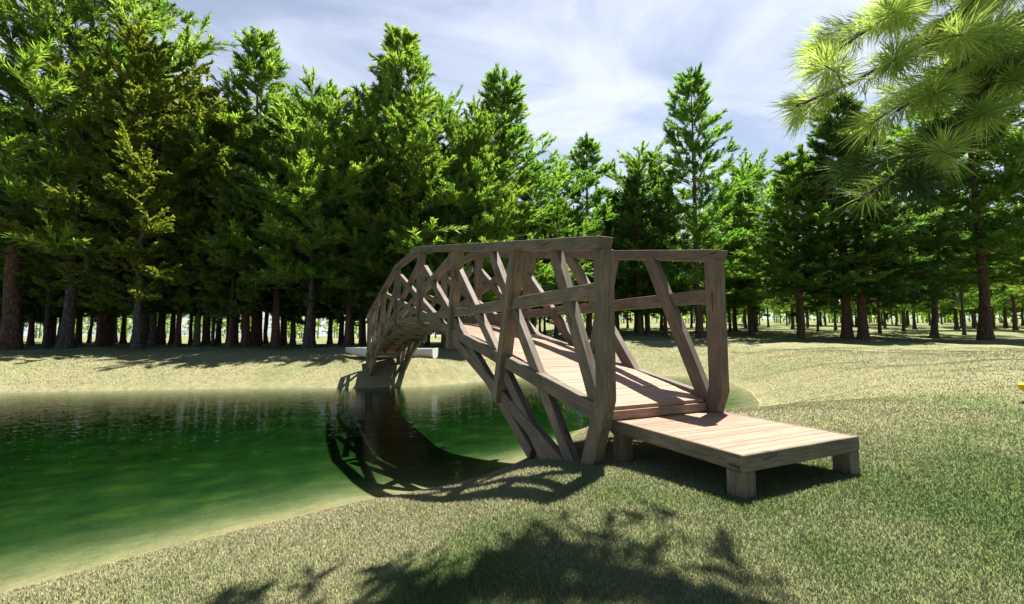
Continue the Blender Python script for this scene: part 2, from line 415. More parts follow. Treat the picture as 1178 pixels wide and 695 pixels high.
def lumps(P):
    x, y = P[:, 0], P[:, 1]
    return (np.sin(x * .9 + 1.3 * np.sin(y * .5)) * np.sin(y * .8 + 1.1 * np.sin(x * .43 + 1)) + .5 * np.sin(x * 2.1 + y * .7) * np.sin(y * 1.9 - x * .6 + 2))

def height(P):
    """ground height (units) at layout points P (n,2)"""
    P = np.atleast_2d(np.asarray(P, float))
    d = pond_distance(P)
    r = (P - CAM[:2]) @ RGT; f = (P - CAM[:2]) @ FWD
    near = 1 - sstep(5.0, 9.5, f + 0.15 * r)                   # lawn on the camera's side
    hl = 0.80 * (1 - np.exp(-np.maximum(d, 0) / (1.25 + 1.3 * sstep(0.3, -0.9, r))))
    hr = 0.83 * (1 - np.exp(-(np.maximum(d, 0) / 2.3) ** 1.5))
    k = sstep(1.0, 2.6, r)
    hn = hl * (1 - k) + hr * k
    right = sstep(-1.0, 5.0, r)
    hf = 1.0 * (1 - np.exp(-np.maximum(d, 0) / 2.7)) * (1 - right) + right * (0.83 * (1 - np.exp(-(np.maximum(d, 0) / 2.3) ** 1.5)) + 0.36 * (1 - np.exp(-np.maximum(d, 0) / 7.0)))
    out = hn * near + hf * (1 - near)
    out = out + right * np.maximum(0, f - 17) * 0.040 * sstep(0, 25, f - 15)
    out = out + 0.075 * lumps(P * 0.8) * sstep(0.3, 3.0, d) * sstep(4, 10, f) + 0.03 * lumps(P * 1.9 + 3) * sstep(0.3, 2.0, d) * sstep(6, 10, f)
    out = out + 0.012 * lumps(P * 2.1 + 5) * sstep(0.2, 1.5, d)
    out = out + 0.07 * np.exp(-((P[:, 0] - 0.6) / 1.3) ** 2 - ((P[:, 1] + 0.75) / 1.3) ** 2)
    mound = np.exp(-(((P[:, 0] - 2.0) / 1.7) ** 2 + ((P[:, 1] - 13.0) / 1.1) ** 2))
    out = out + 0.30 * mound * sstep(0, 1.0, d)
    slope = (0.20 + 0.6 * sstep(6, 10, f)) * (1 - 0.85 * sstep(2.5, 5.0, r))
    bed = -0.34 * (1 - np.exp(np.minimum(d, 0) * slope / 0.34)) + 0.012 * lumps(P * 1.7) * sstep(0, -1.5, d)
    z = WATER_Z + np.where(d > 0, out, bed)
    return z

def axis(lo, hi, step, far):
    core = np.arange(lo, hi + 1e-6, step)
    ext = []; s = step; x = hi
    while x < far:
        s *= 1.13; x += s; ext.append(x)
    ext2 = []; s = step; x = lo
    while x > -far:
        s *= 1.13; x -= s; ext2.append(x)
    return np.concatenate([ext2[::-1], core, ext])

def lush_shade(P):
    """how green the turf is: near lawn right of the bridge green, pond rim and far bank straw-dry, plus a painted shade patch"""
    r = (P - CAM[:2]) @ RGT; f = (P - CAM[:2]) @ FWD
    d = pond_distance(P)
    g = 0.12 + 0.46 * np.exp(-((r - 3.2) / 3.0) ** 2 - ((f - 2.2) / 2.4) ** 2)
    w_ = np.sin(r * 5.1 + 2.2 * np.sin(f * 3.3)) * np.sin(f * 6.3 + 1.7 * np.sin(r * 2.7) + 0.6)
    g = g + 0.40 * np.exp(-((r + 0.28 - 0.25 * (f - 1.8)) / 0.30) ** 2 - ((f - 1.72) / 0.42) ** 2) + 0.10 * w_ * sstep(5, 2, f)  # first bump: soft foliage shade painted into the turf colour
    g = g + 0.16 * sstep(22, 40, f)
    g = g - 0.18 * np.exp(-np.maximum(d, 0) / 1.2)
    return g

gx, gy = axis(-12, 14, 0.13, 420), axis(-5, 18, 0.13, 420)
GX, GY = np.meshgrid(gx, gy)
GP = np.column_stack([GX.ravel(), GY.ravel()])
GZ = height(GP)
nx, ny = len(gx), len(gy)
idx = np.arange(nx * ny).reshape(ny, nx)
quads = np.column_stack([idx[:-1, :-1].ravel(), idx[:-1, 1:].ravel(), idx[1:, 1:].ravel(), idx[1:, :-1].ravel()])
g_me = arrays_mesh("ground", np.column_stack([GP, GZ]) * S, quads, 4, smooth=True)
at = g_me.attributes.new("green", 'FLOAT', 'POINT'); at.data.foreach_set("value", lush_shade(GP).astype(np.float32))
tag(link("ground", g_me, M_GROUND), kind="structure")

wx0, wx1, wy0, wy1 = -16.5, 13.0, -1.5, 15.6
bm = bmesh.new()
bmesh.ops.create_cube(bm, size=1.0)
for v in bm.verts:
    v.co = Vector(((wx0 + wx1) / 2 + v.co.x * (wx1 - wx0), (wy0 + wy1) / 2 + v.co.y * (wy1 - wy0), WATER_Z - (0 if v.co.z > 0 else 1.9))) * S
w_me = bpy.data.meshes.new("water"); bm.to_mesh(w_me); bm.free()
tag(link("water", w_me, M_WATER), kind="structure")

# turf blades on the near lawn
def make_grass():
    def field(N, dist, th, fade0, fade1, hmul):
        P = CAM[:2] + (np.cos(th) * dist)[:, None] * FWD + (np.sin(th) * dist)[:, None] * RGT
        d = pond_distance(P)
        keep = (d > 0.05) & (rng.random(N) > sstep(fade0, fade1, dist) * 0.97)
        return P[keep], dist[keep], d[keep], np.full(keep.sum(), hmul)
    N1, N2 = 1500000, 420000
    A = field(N1, 0.75 * np.exp(rng.uniform(0, 1, N1) ** 0.85 * math.log(12.0 / 0.75)), rng.uniform(R(-68), R(68), N1), 3.0, 11.0, 1.0)
    B = field(N2, np.sqrt(rng.uniform(6.0 ** 2, 25.0 ** 2, N2)), rng.uniform(R(-58), R(58), N2), 18, 26, 0.9)
    P, dist, d, hm = (np.concatenate([a, b]) for a, b in zip(A, B))
    n = len(P)
    z = height(P)
    base = np.column_stack([P, z - 0.002]) * S
    h = hm * (0.016 + 0.022 * rng.random(n) ** 1.5) * (0.8 + 0.05 * dist) * np.where(d < 0.4, 0.7, 1.0)
    w = (0.0022 + 0.0010 * dist) * (0.7 + 0.6 * rng.random(n))
    a = rng.uniform(0, 2 * math.pi, n)
    lean = rng.uniform(0.1, 0.75, n); la = rng.uniform(0, 2 * math.pi, n)
    side = np.column_stack([np.cos(a), np.sin(a), np.zeros(n)]) * (w * S * 0.5)[:, None]
    tip = base + np.column_stack([np.cos(la) * lean * h, np.sin(la) * lean * h, h]) * S * 0.62
    V = np.stack([base - side, base + side, tip], axis=1).reshape(-1, 3)
    F = np.arange(3 * n).reshape(n, 3)
    me = arrays_mesh("grass", V, F, 3)
    a_ = me.attributes.new("green", 'FLOAT', 'POINT'); a_.data.foreach_set("value", np.repeat(lush_shade(P), 3).astype(np.float32))
    o = link("grass", me, M_BLADE)
    tag(o, "short patchy turf, straw coloured and green, growing on the lawn around the pond", "grass", kind="stuff")
make_grass()

# ------------------------------------------------------------------ timber helpers
def bevel_box(sx, sy, sz, b=0.006):
    bm = bmesh.new(); bmesh.ops.create_cube(bm, size=1.0)
    for v in bm.verts:
        v.co = Vector((v.co.x * sx, v.co.y * sy, v.co.z * sz))
    if b:
        bmesh.ops.bevel(bm, geom=list(bm.edges), offset=b, segments=1, affect='EDGES')
    return bm

def beam(name, p0, p1, width, x0, x1, mat, parent, bev=0.006):
    """straight timber in a plane parallel to the bridge's side; p = (Y, z) units; x0..x1 = its thickness range"""
    dy, dz = p1[0] - p0[0], p1[1] - p0[1]
    L = math.hypot(dy, dz); a, b = dy / L, dz / L
    bm = bevel_box(L * S, (x1 - x0) * S, width * S, bev)
    # a little warp so that edges are not ruler-clean
    me = bpy.data.meshes.new(name); bm.to_mesh(me); bm.free()
    o = link(name, me, mat, parent)
    M = Matrix(((0, -1, 0, (x0 + x1) / 2 * S), (a, 0, -b, (p0[0] + p1[0]) / 2 * S), (b, 0, a, (p0[1] + p1[1]) / 2 * S), (0, 0, 0, 1)))
    o.matrix_local = M
    return o

def polybeam(name, pts, x0, x1, mat, parent, bev=0.006):
    """bent timber: closed outline of (Y,z) strips top[] and bottom[] extruded across x0..x1, grain along local X"""
    top, bot = pts
    bm = bmesh.new()
    n = len(top)
    ring = []
    for (ty, tz), (by, bz) in zip(top, bot):
        ring.append([bm.verts.new((ty * S, -x1 * S, tz * S)), bm.verts.new((ty * S, -x0 * S, tz * S)), bm.verts.new((by * S, -x0 * S, bz * S)), bm.verts.new((by * S, -x1 * S, bz * S))])
    for i in range(n - 1):
        for k in range(4):
            bm.faces.new((ring[i][k], ring[i][(k + 1) % 4], ring[i + 1][(k + 1) % 4], ring[i + 1][k]))
    bm.faces.new(ring[0][::-1]); bm.faces.new(ring[-1])
    bmesh.ops.recalc_face_normals(bm, faces=bm.faces)
    if bev:
        bmesh.ops.bevel(bm, geom=[e for e in bm.edges if len(e.link_faces) == 2 and e.calc_face_angle(0) > 0.6], offset=bev, segments=1, affect='EDGES')
    me = bpy.data.meshes.new(name); bm.to_mesh(me); bm.free()
    o = link(name, me, mat, parent)
    o.rotation_euler = (0, 0, math.pi / 2)      # local x -> world Y, local y -> world -X
    return o

# ------------------------------------------------------------------ the footbridge
CY = 6.45
def mir(p): return (2 * CY - p[0], p[1])
bridge = empty("wooden_footbridge", (0, 0, 0))
tag(bridge, "arched weathered timber footbridge with criss-crossing tangent trusses spanning the green pond", "footbridge")

def rail_top(y):
    y = min(y, 2 * CY - y)
    return min(1.26 + (2.22 - 1.26) * (y + 0.18) / (5.35 + 0.18), 2.22)

TANGENTS = [  # (p0, p1, width): straight tangent beams of the near half, p = (Y, z) centre line
    ((-0.03, 0.070), (9.72, 1.74), 0.122),      # lower chord
    ((0.36, -0.43), (7.32, 1.91), 0.122),
    ((0.95, -0.45), (5.06, 1.785), 0.122),
    ((0.62, -0.505), (3.52, 1.79), 0.122),
    ((0.20, -0.50), (1.955, 1.545), 0.122),
    ((-0.015, 0.10), (0.56, 1.30), 0.118),
]
RADIALS = [((1.19, 1.44), (1.655, -0.08), 0.105), ((3.06, 1.77), (3.37, 0.42), 0.10), ((5.25, 2.15), (5.30, 0.74), 0.10)]

def truss(side):
    """side=-1: the truss nearer the camera; +1: the other"""
    if side < 0:
        X = lambda a, b: (a, b)
    else:
        X = lambda a, b: (0.787 - b, 0.787 - a)           # mirrored across the bridge's centre line
    # handrail
    t = [(-0.183, 1.259), (5.35, 2.223), (7.55, 2.223), (13.083, 1.259)]
    b_ = [(-0.155, 1.172), (5.36, 2.128), (7.54, 2.128), (13.055, 1.172)]
    x0, x1 = X(-0.231, -0.101)
    polybeam("handrail", (t, b_), x0, x1, M_WOOD, bridge)
    # end posts with their kinked foot
    for f in (lambda p: p, mir):
        outer = [f(p) for p in [(-0.182, 1.176), (-0.185, 0.165), (-0.02, -0.29), (0.09, -0.60)]]
        inner = [f(p) for p in [(-0.055, 1.200), (-0.060, 0.205), (0.115, -0.26), (0.22, -0.57)]]
        x0, x1 = X(-0.183, -0.1035)
        polybeam("end_post", (outer, inner), x0, x1, M_WOODV, bridge)
    # horizontal tangent at the crown = middle rail
    x0, x1 = X(-0.1795, -0.1075)
    beam("tangent_beam", (-0.058, 0.905), (2 * CY + 0.058, 0.905), 0.108, x0, x1, M_WOOD, bridge)
    k = 0
    for (p0, p1, w) in TANGENTS:
        for f in (lambda p: p, mir):
            k += 1
            o0 = 0.0022 * k
            x0, x1 = X(-0.1795 + o0, -0.1075 + o0 * 0.7)
            q0, q1 = f(p0), f(p1)
            if f is mir:                                 # the far feet reach further down the pond bank
                d = (q0[0] - q1[0], q0[1] - q1[1]); L = math.hypot(*d)
                if p0[1] < -0.2:
                    e = 0.62 / abs(d[1] / L)
                    q0 = (q0[0] + d[0] / L * e, q0[1] + d[1] / L * e)
            beam("tangent_beam", q0, q1, w, x0, x1, M_WOOD, bridge)
    for i, (p0, p1, w) in enumerate(RADIALS):
        for f in (lambda p: p, mir):
            x0, x1 = X(-0.2265 - 0.001 * i, -0.0985)
            top = f(p0); bot = f(p1)
            beam("radial_post", (top[0], top[1] + 0.0), bot, w, x0, x1, M_WOOD, bridge)
truss(-1); truss(+1)

def deck_z(y): return 0.850 - 0.0181 * (y - CY) ** 2

def make_deck():
    # boards laid across the bridge, one mesh
    bm = bmesh.new(); y = -0.02; pitch = 0.066
    while y < 2 * CY + 0.02:
        y2 = min(y + pitch - 0.0035, 2 * CY + 0.02)
        x0 = -0.088 + random.uniform(-.004, .004); x1 = 0.877 + random.uniform(-.004, .004)
        dz = random.uniform(-0.0012, 0.0012)
        za, zb = deck_z(y) + dz, deck_z(y2) + dz
        vs_ = [bm.verts.new((a * S, -b * S, c * S)) for a, b, c in
               [(y, x0, za), (y2, x0, zb), (y2, x1, zb), (y, x1, za), (y, x0, za - .024), (y2, x0, zb - .024), (y2, x1, zb - .024), (y, x1, za - .024)]]
        for f in ((0, 1, 2, 3), (7, 6, 5, 4), (0, 4, 5, 1), (1, 5, 6, 2), (2, 6, 7, 3), (3, 7, 4, 0)):
            bm.faces.new([vs_[i] for i in f])
        y += pitch
    bmesh.ops.recalc_face_normals(bm, faces=bm.faces)
    me = bpy.data.meshes.new("deck"); bm.to_mesh(me); bm.free()
    o = link("deck", me, M_DECK, bridge); o.rotation_euler = (0, 0, math.pi / 2)
    # stringers and cross joists carrying the boards
    ys = np.linspace(0.03, 2 * CY - 0.03, 40)
    for x in (-0.04, 0.37, 0.79):
        top = [(yy, deck_z(yy) - 0.026) for yy in ys]; bot = [(yy, deck_z(yy) - 0.105) for yy in ys]
        polybeam("stringer", (top, bot), x, x + 0.045, M_SOFFIT, bridge, 0)
    for yy in (1.66, 2.6, 3.45, 4.4, 5.3, 6.45, 7.6, 8.5, 9.45, 10.3, 11.24):
        z = deck_z(yy)
        top = [(yy - 0.03, z - 0.108), (yy + 0.03, z - 0.108)]; bot = [(yy - 0.03, z - 0.165), (yy + 0.03, z - 0.165)]
        polybeam("joist", (top, bot), -0.098, 0.885, M_SOFFIT, bridge, 0)
    # steps closing both ends
    for f in (lambda p: p, mir):
        top = [f((-0.040, 0.066)), f((0.02, 0.066))]; bot = [f((-0.040, 0.003)), f((0.02, 0.003))]
        polybeam("end_fascia", (top, bot), -0.094, 0.883, M_WOODY, bridge, 0.004)
make_deck()

# ------------------------------------------------------------------ the low platforms at the bridge ends
def make_platform():
    t = empty("wooden_platform", (0, 0, 0))
    L = 1.024
    # local frame: x across (0..1), y from 0 to -L, z=0 the top
    bm = bmesh.new(); n = 15; m_ = 0.020; pitch = (L - 2 * m_) / n
    for i in range(n):
        y0 = -L + m_ + i * pitch; y1 = y0 + pitch - 0.0028
        z = -0.0025 + random.uniform(-.0008, .0008)
        b2 = bevel_box(1, 1, 1, 0)
        for v in b2.verts:
            v.co = Vector(((0.5 + v.co.x * (1 - 2 * m_)), (y0 + y1) / 2 + v.co.y * (y1 - y0), z - 0.012 + v.co.z * 0.024)) * S
        tmp = bpy.data.meshes.new("tmp"); b2.to_mesh(tmp); b2.free(); bm.from_mesh(tmp); bpy.data.meshes.remove(tmp)
    # grain runs along local y in the material, so the boards mesh is turned a quarter
    for v in bm.verts:
        v.co = Vector((v.co.y, -v.co.x, v.co.z))
    me = bpy.data.meshes.new("boards"); bm.to_mesh(me); bm.free()
    o = link("boards", me, M_DECK, t); o.rotation_euler = (0, 0, math.pi / 2)
    def box(name, x0, x1, y0, y1, z0, z1, mat, along_y=False):
        if along_y:
            bm = bevel_box((y1 - y0) * S, (x1 - x0) * S, (z1 - z0) * S, 0.005)
        else:
            bm = bevel_box((x1 - x0) * S, (y1 - y0) * S, (z1 - z0) * S, 0.005)
        me = bpy.data.meshes.new(name); bm.to_mesh(me); bm.free()
        o = link(name, me, mat, t); o.location = Vector(((x0 + x1) / 2, (y0 + y1) / 2, (z0 + z1) / 2)) * S
        if along_y: o.rotation_euler = (0, 0, math.pi / 2)
        return o
    box("side_rail", 0, m_, -L + m_ + .001, -m_ - .001, -0.083, 0.0, M_WOODW, True)
    box("side_rail", 1 - m_, 1, -L + m_ + .001, -m_ - .001, -0.083, 0.0, M_WOODW, True)
    box("end_rail", 0, 1, -L, -L + m_, -0.084, 0.0005, M_WOODW)
    box("end_rail", 0, 1, -m_, 0, -0.084, 0.0005, M_WOODW)
    for x in (0.002, 1 - 0.092):
        for y in (-L + 0.002, -0.103):
            bm = bevel_box(0.42 * S, 0.10 * S, 0.09 * S, 0.005)
            me = bpy.data.meshes.new("leg"); bm.to_mesh(me); bm.free()
            o = link("leg", me, M_WOODW, t)
            o.rotation_euler = (0, math.pi / 2, 0); o.location = Vector((x + 0.045, y + 0.05, -0.0855 - 0.21)) * S
    return t
platform = make_platform()
tag(platform, "low timber platform on square legs, on the grass at the near end of the bridge", "platform")
far_platform = copy_tree(platform)
far_platform.location = Vector((0.787 + 0.107, 2 * CY + 0.0, 0)) * S
far_platform.rotation_euler = (0, 0, math.pi)
tag(far_platform, "low timber platform at the shaded far end of the footbridge, mostly hidden behind it", "platform")

# ------------------------------------------------------------------ boats
def hull_mesh(name, secs, cap=True):
    """secs: list of (x, [(y,z)...]) stations; open polyline sections lofted"""
    bm = bmesh.new(); rows = []
    for x, pts in secs:
        rows.append([bm.verts.new((x, y, z)) for y, z in pts])
    for a, b in zip(rows[:-1], rows[1:]):
        for i in range(len(a) - 1):
            try: bm.faces.new((a[i], a[i + 1], b[i + 1], b[i]))
            except ValueError: pass
    if cap:
        bm.faces.new(rows[-1])
    bmesh.ops.remove_doubles(bm, verts=bm.verts, dist=1e-4)
    bmesh.ops.recalc_face_normals(bm, faces=bm.faces)
    me = bpy.data.meshes.new(name); bm.to_mesh(me); bm.free()
    return me

M_WHITE = simple_material("white_boat_paint", (0.74, 0.74, 0.73), 0.35, 0.05, 3)
M_GREYB = simple_material("grey_boat_paint", (0.50, 0.51, 0.53), 0.4, 0.08, 3)
M_THWART = simple_material("boat_bench_wood", (0.34, 0.25, 0.16), 0.6, 0.15, 8)

def make_rowboat():
    L, B, H = 6.3, 1.55, 0.62
    t = empty("rowing_boat")
    def stations(shrink, zoff):
        out = []
        for i in range(17):
            u = i / 16.0                                  # 0 bow .. 1 stern
            x = (u - 0.5) * L
            hb = B / 2 * (1 - (1 - min(u / 0.55, 1)) ** 2.2) * (1 - 0.16 * max(0, (u - 0.6) / 0.4) ** 2) - shrink
            hb = max(hb, 0.004)
            sheer = H + 0.05 * (1 - u) ** 2 
            keel = 0.40 * (1 - min(u / 0.34, 1)) ** 2 + zoff
            pts = []
            for k in range(13):
                a = (k / 12.0 - 0.5) * 2
                y = hb * math.copysign(abs(math.sin(a * math.pi / 2)) ** 0.8, a)
                z = keel + (sheer - keel) * abs(a) ** 2.6
                pts.append((y, z))
            out.append((x, pts))
        return out
    link("hull", hull_mesh("hull", stations(0, 0)), M_GREYB, t)
    link("lining", hull_mesh("lining", stations(0.035, 0.05)), M_WHITE, t)
    # gunwale cap ring and broad side decks
    so, si = stations(-0.02, 0), stations(0.20, 0)
    bm = bmesh.new()
    for sgn in (0, -1):
        ro = [(x, p[sgn][0], p[sgn][1]) for x, p in so]; ri = [(x, p[sgn][0] , p[sgn][1]) for x, p in si]
        for i in range(16):
            q = [ro[i], ro[i + 1], ri[i + 1], ri[i]]
            up = [bm.verts.new((a, b, c + 0.045)) for a, b, c in q]; dn = [bm.verts.new((a, b, c + 0.006)) for a, b, c in q]
            bm.faces.new(up); bm.faces.new(dn[::-1])
            for k in range(4):
                bm.faces.new((up[k], dn[k], dn[(k + 1) % 4], up[(k + 1) % 4]))
    bmesh.ops.recalc_face_normals(bm, faces=bm.faces)
    me = bpy.data.meshes.new("gunwale"); bm.to_mesh(me); bm.free(); link("gunwale", me, M_WHITE, t)
    # fore deck
    bm = bmesh.new()
    rows = [[bm.verts.new((x, y, z + 0.048)) for (y, z) in (p[0], p[-1])] for x, p in so[:6]]
    for a, b in zip(rows[:-1], rows[1:]):
        bm.faces.new((a[0], a[1], b[1], b[0]))
    ext = bmesh.ops.extrude_face_region(bm, geom=list(bm.faces))
    for v in [g for g in ext["geom"] if isinstance(g, bmesh.types.BMVert)]:
        v.co.z += 0.02
    bmesh.ops.recalc_face_normals(bm, faces=bm.faces)
    me = bpy.data.meshes.new("fore_deck"); bm.to_mesh(me); bm.free(); link("fore_deck", me, M_WHITE, t)
    # transom board
    ys = so[-1][1]
    bm = bmesh.new()
    pts = [(y * 1.01, z) for y, z in ys] + [(ys[-1][0] * 1.01, H + 0.07), (ys[0][0] * 1.01, H + 0.07)]
    f = bm.faces.new([bm.verts.new((L / 2 + 0.002, y, z)) for y, z in pts])
    ext = bmesh.ops.extrude_face_region(bm, geom=[f])
    for v in [g for g in ext["geom"] if isinstance(g, bmesh.types.BMVert)]: v.co.x += 0.06
    bmesh.ops.recalc_face_normals(bm, faces=bm.faces)
    me = bpy.data.meshes.new("transom"); bm.to_mesh(me); bm.free(); link("transom", me, M_WHITE, t)
    for x in (-0.3, 0.9, 2.1):
        bm = bevel_box(0.26, 1.2, 0.04, 0.006)
        me = bpy.data.meshes.new("bench"); bm.to_mesh(me); bm.free(); o = link("bench", me, M_THWART, t); o.location = (x, 0, H * 0.66)
    return t

def ground_z(x, y): return float(height(np.array([[x, y]]))[0])

rowboat = make_rowboat()
bx, by = col_at(449, 16.6)
rowboat.location = (bx * S, by * S, ground_z(bx, by) * S + 0.02)
rowboat.rotation_euler = (0, 0, YAW - R(6))
tag(rowboat, "white and grey rowing boat drawn up on the far bank behind the bridge", "rowing boat")

M_YELLOW = simple_material("yellow_kayak_plastic", (0.75, 0.42, 0.012), 0.35, 0.06, 4)
M_BLACK = simple_material("black_rubber", (0.012, 0.012, 0.012), 0.5, 0.2, 10)
def make_kayak():
    L, B = 3.4, 0.68
    t = empty("kayak")
    secs = []
    for i in range(25):
        u = i / 24.0; x = (u - 0.5) * L
        w = max(0.006, B / 2 * math.sin(math.pi * u) ** 0.62)
        rise = 0.20 * abs(2 * u - 1) ** 3
        pts = []
        for k in range(17):
            a = 2 * math.pi * k / 16
            y = w * math.cos(a)
            z = 0.17 + rise * 0.8 + (0.15 * math.sin(math.pi * u) ** 0.35 + 0.008) * math.sin(a) * (1.0 if math.sin(a) < 0 else 0.95 - 0.0 * u)
            pts.append((y, z))
        secs.append((x, pts))
    me = hull_mesh("hull", secs, cap=False)
    for p in me.polygons: p.use_smooth = True
    link("hull", me, M_YELLOW, t)
    # cockpit rim, seat well, hatch and carry toggle
    def torus(name, rx, ry, r, loc, mat):
        bm = bmesh.new(); N = 28; K = 8; rows = []
        for i in range(N):
            a = 2 * math.pi * i / N
            c = Vector((math.cos(a) * rx, math.sin(a) * ry, 0)); nrm = Vector((math.cos(a), math.sin(a), 0))
            rows.append([bm.verts.new(c + nrm * r * math.cos(b) + Vector((0, 0, r * math.sin(b)))) for b in [2 * math.pi * j / K for j in range(K)]])
        for i in range(N):
            for j in range(K):
                bm.faces.new((rows[i][j], rows[(i + 1) % N][j], rows[(i + 1) % N][(j + 1) % K], rows[i][(j + 1) % K]))
        bmesh.ops.recalc_face_normals(bm, faces=bm.faces)
        me = bpy.data.meshes.new(name); bm.to_mesh(me); bm.free()
        for p in me.polygons: p.use_smooth = True
        o = link(name, me, mat, t); o.location = loc; return o
    torus("cockpit_rim", 0.46, 0.23, 0.025, (0.05, 0, 0.325), M_BLACK)
    bm = bmesh.new(); bmesh.ops.create_circle(bm, cap_ends=True, radius=1, segments=28)
    for v in bm.verts: v.co = Vector((v.co.x * 0.45, v.co.y * 0.22, 0))
    me = bpy.data.meshes.new("seat_well"); bm.to_mesh(me); bm.free(); o = link("seat_well", me, M_BLACK, t); o.location = (0.05, 0, 0.328)
    for sx in (-1, 1):
        bm = bevel_box(0.10, 0.05, 0.05, 0.012); me = bpy.data.meshes.new("carry_handle"); bm.to_mesh(me); bm.free()
        o = link("carry_handle", me, M_BLACK, t); o.location = (sx * 1.36, 0, 0.345)
    return t
kayak = make_kayak()
kx, ky = cf(6.93, 5.45)
kayak.location = (kx * S, ky * S, ground_z(kx, ky) * S - 0.02)
kayak.rotation_euler = (0, 0, YAW + R(14))
tag(kayak, "yellow kayak lying on the dry lawn, its pointed bow entering at the right edge", "kayak")

# ------------------------------------------------------------------ trees
def unit(v): return v / np.maximum(np.linalg.norm(v, axis=-1, keepdims=True), 1e-9)

def tube(path, radii, sides, wob=0.0):
    """tapered tube, returns verts, quads"""
    path = np.asarray(path, float); n = len(path)
    tang = np.gradient(path, axis=0); tang = unit(tang)
    ref = np.where(np.abs(tang[:, 2:3]) > 0.9, np.array([[1.0, 0, 0]]), np.array([[0, 0, 1.0]]))
    a = unit(np.cross(tang, ref)); b = np.cross(tang, a)
    ang = np.linspace(0, 2 * math.pi, sides, endpoint=False)
    rr = np.asarray(radii)[:, None] * (1 + wob * rng.uniform(-1, 1, (n, sides)))
    V = path[:, None, :] + rr[..., None] * (np.cos(ang)[None, :, None] * a[:, None, :] + np.sin(ang)[None, :, None] * b[:, None, :])
    i = np.arange(n - 1)[:, None] * sides; j = np.arange(sides)[None, :]; j2 = (j + 1) % sides
    Q = np.stack([i + j, i + j2, i + sides + j2, i + sides + j], axis=-1).reshape(-1, 4)
    return V.reshape(-1, 3), Q

class Acc:
    def __init__(s): s.v = []; s.f = []; s.n = 0
    def add(s, V, F): s.v.append(V); s.f.append(F + s.n); s.n += len(V)
    def mesh(s, name, k=4, smooth=False): return arrays_mesh(name, np.concatenate(s.v), np.concatenate(s.f), k, smooth)

def leaf_quads(base, dirs, length, width, droop=0.0):
    """slim rhombic leaf sprays at base pointing along dirs"""
    n = len(base)
    up = rng.normal(size=(n, 3)); up[:, 2] += 0.8
    side = unit(np.cross(dirs, up)); nrm = np.cross(side, dirs)
    L = length[:, None]; W = width[:, None]
    p0 = base; p2 = base + dirs * L + np.array([0, 0, -1.0]) * droop * L
    mid = base + dirs * L * 0.45 + nrm * L * 0.06
    V = np.stack([p0, mid + side * W, p2, mid - side * W], axis=1).reshape(-1, 3)
    F = np.arange(4 * n).reshape(n, 4)
    return V, F

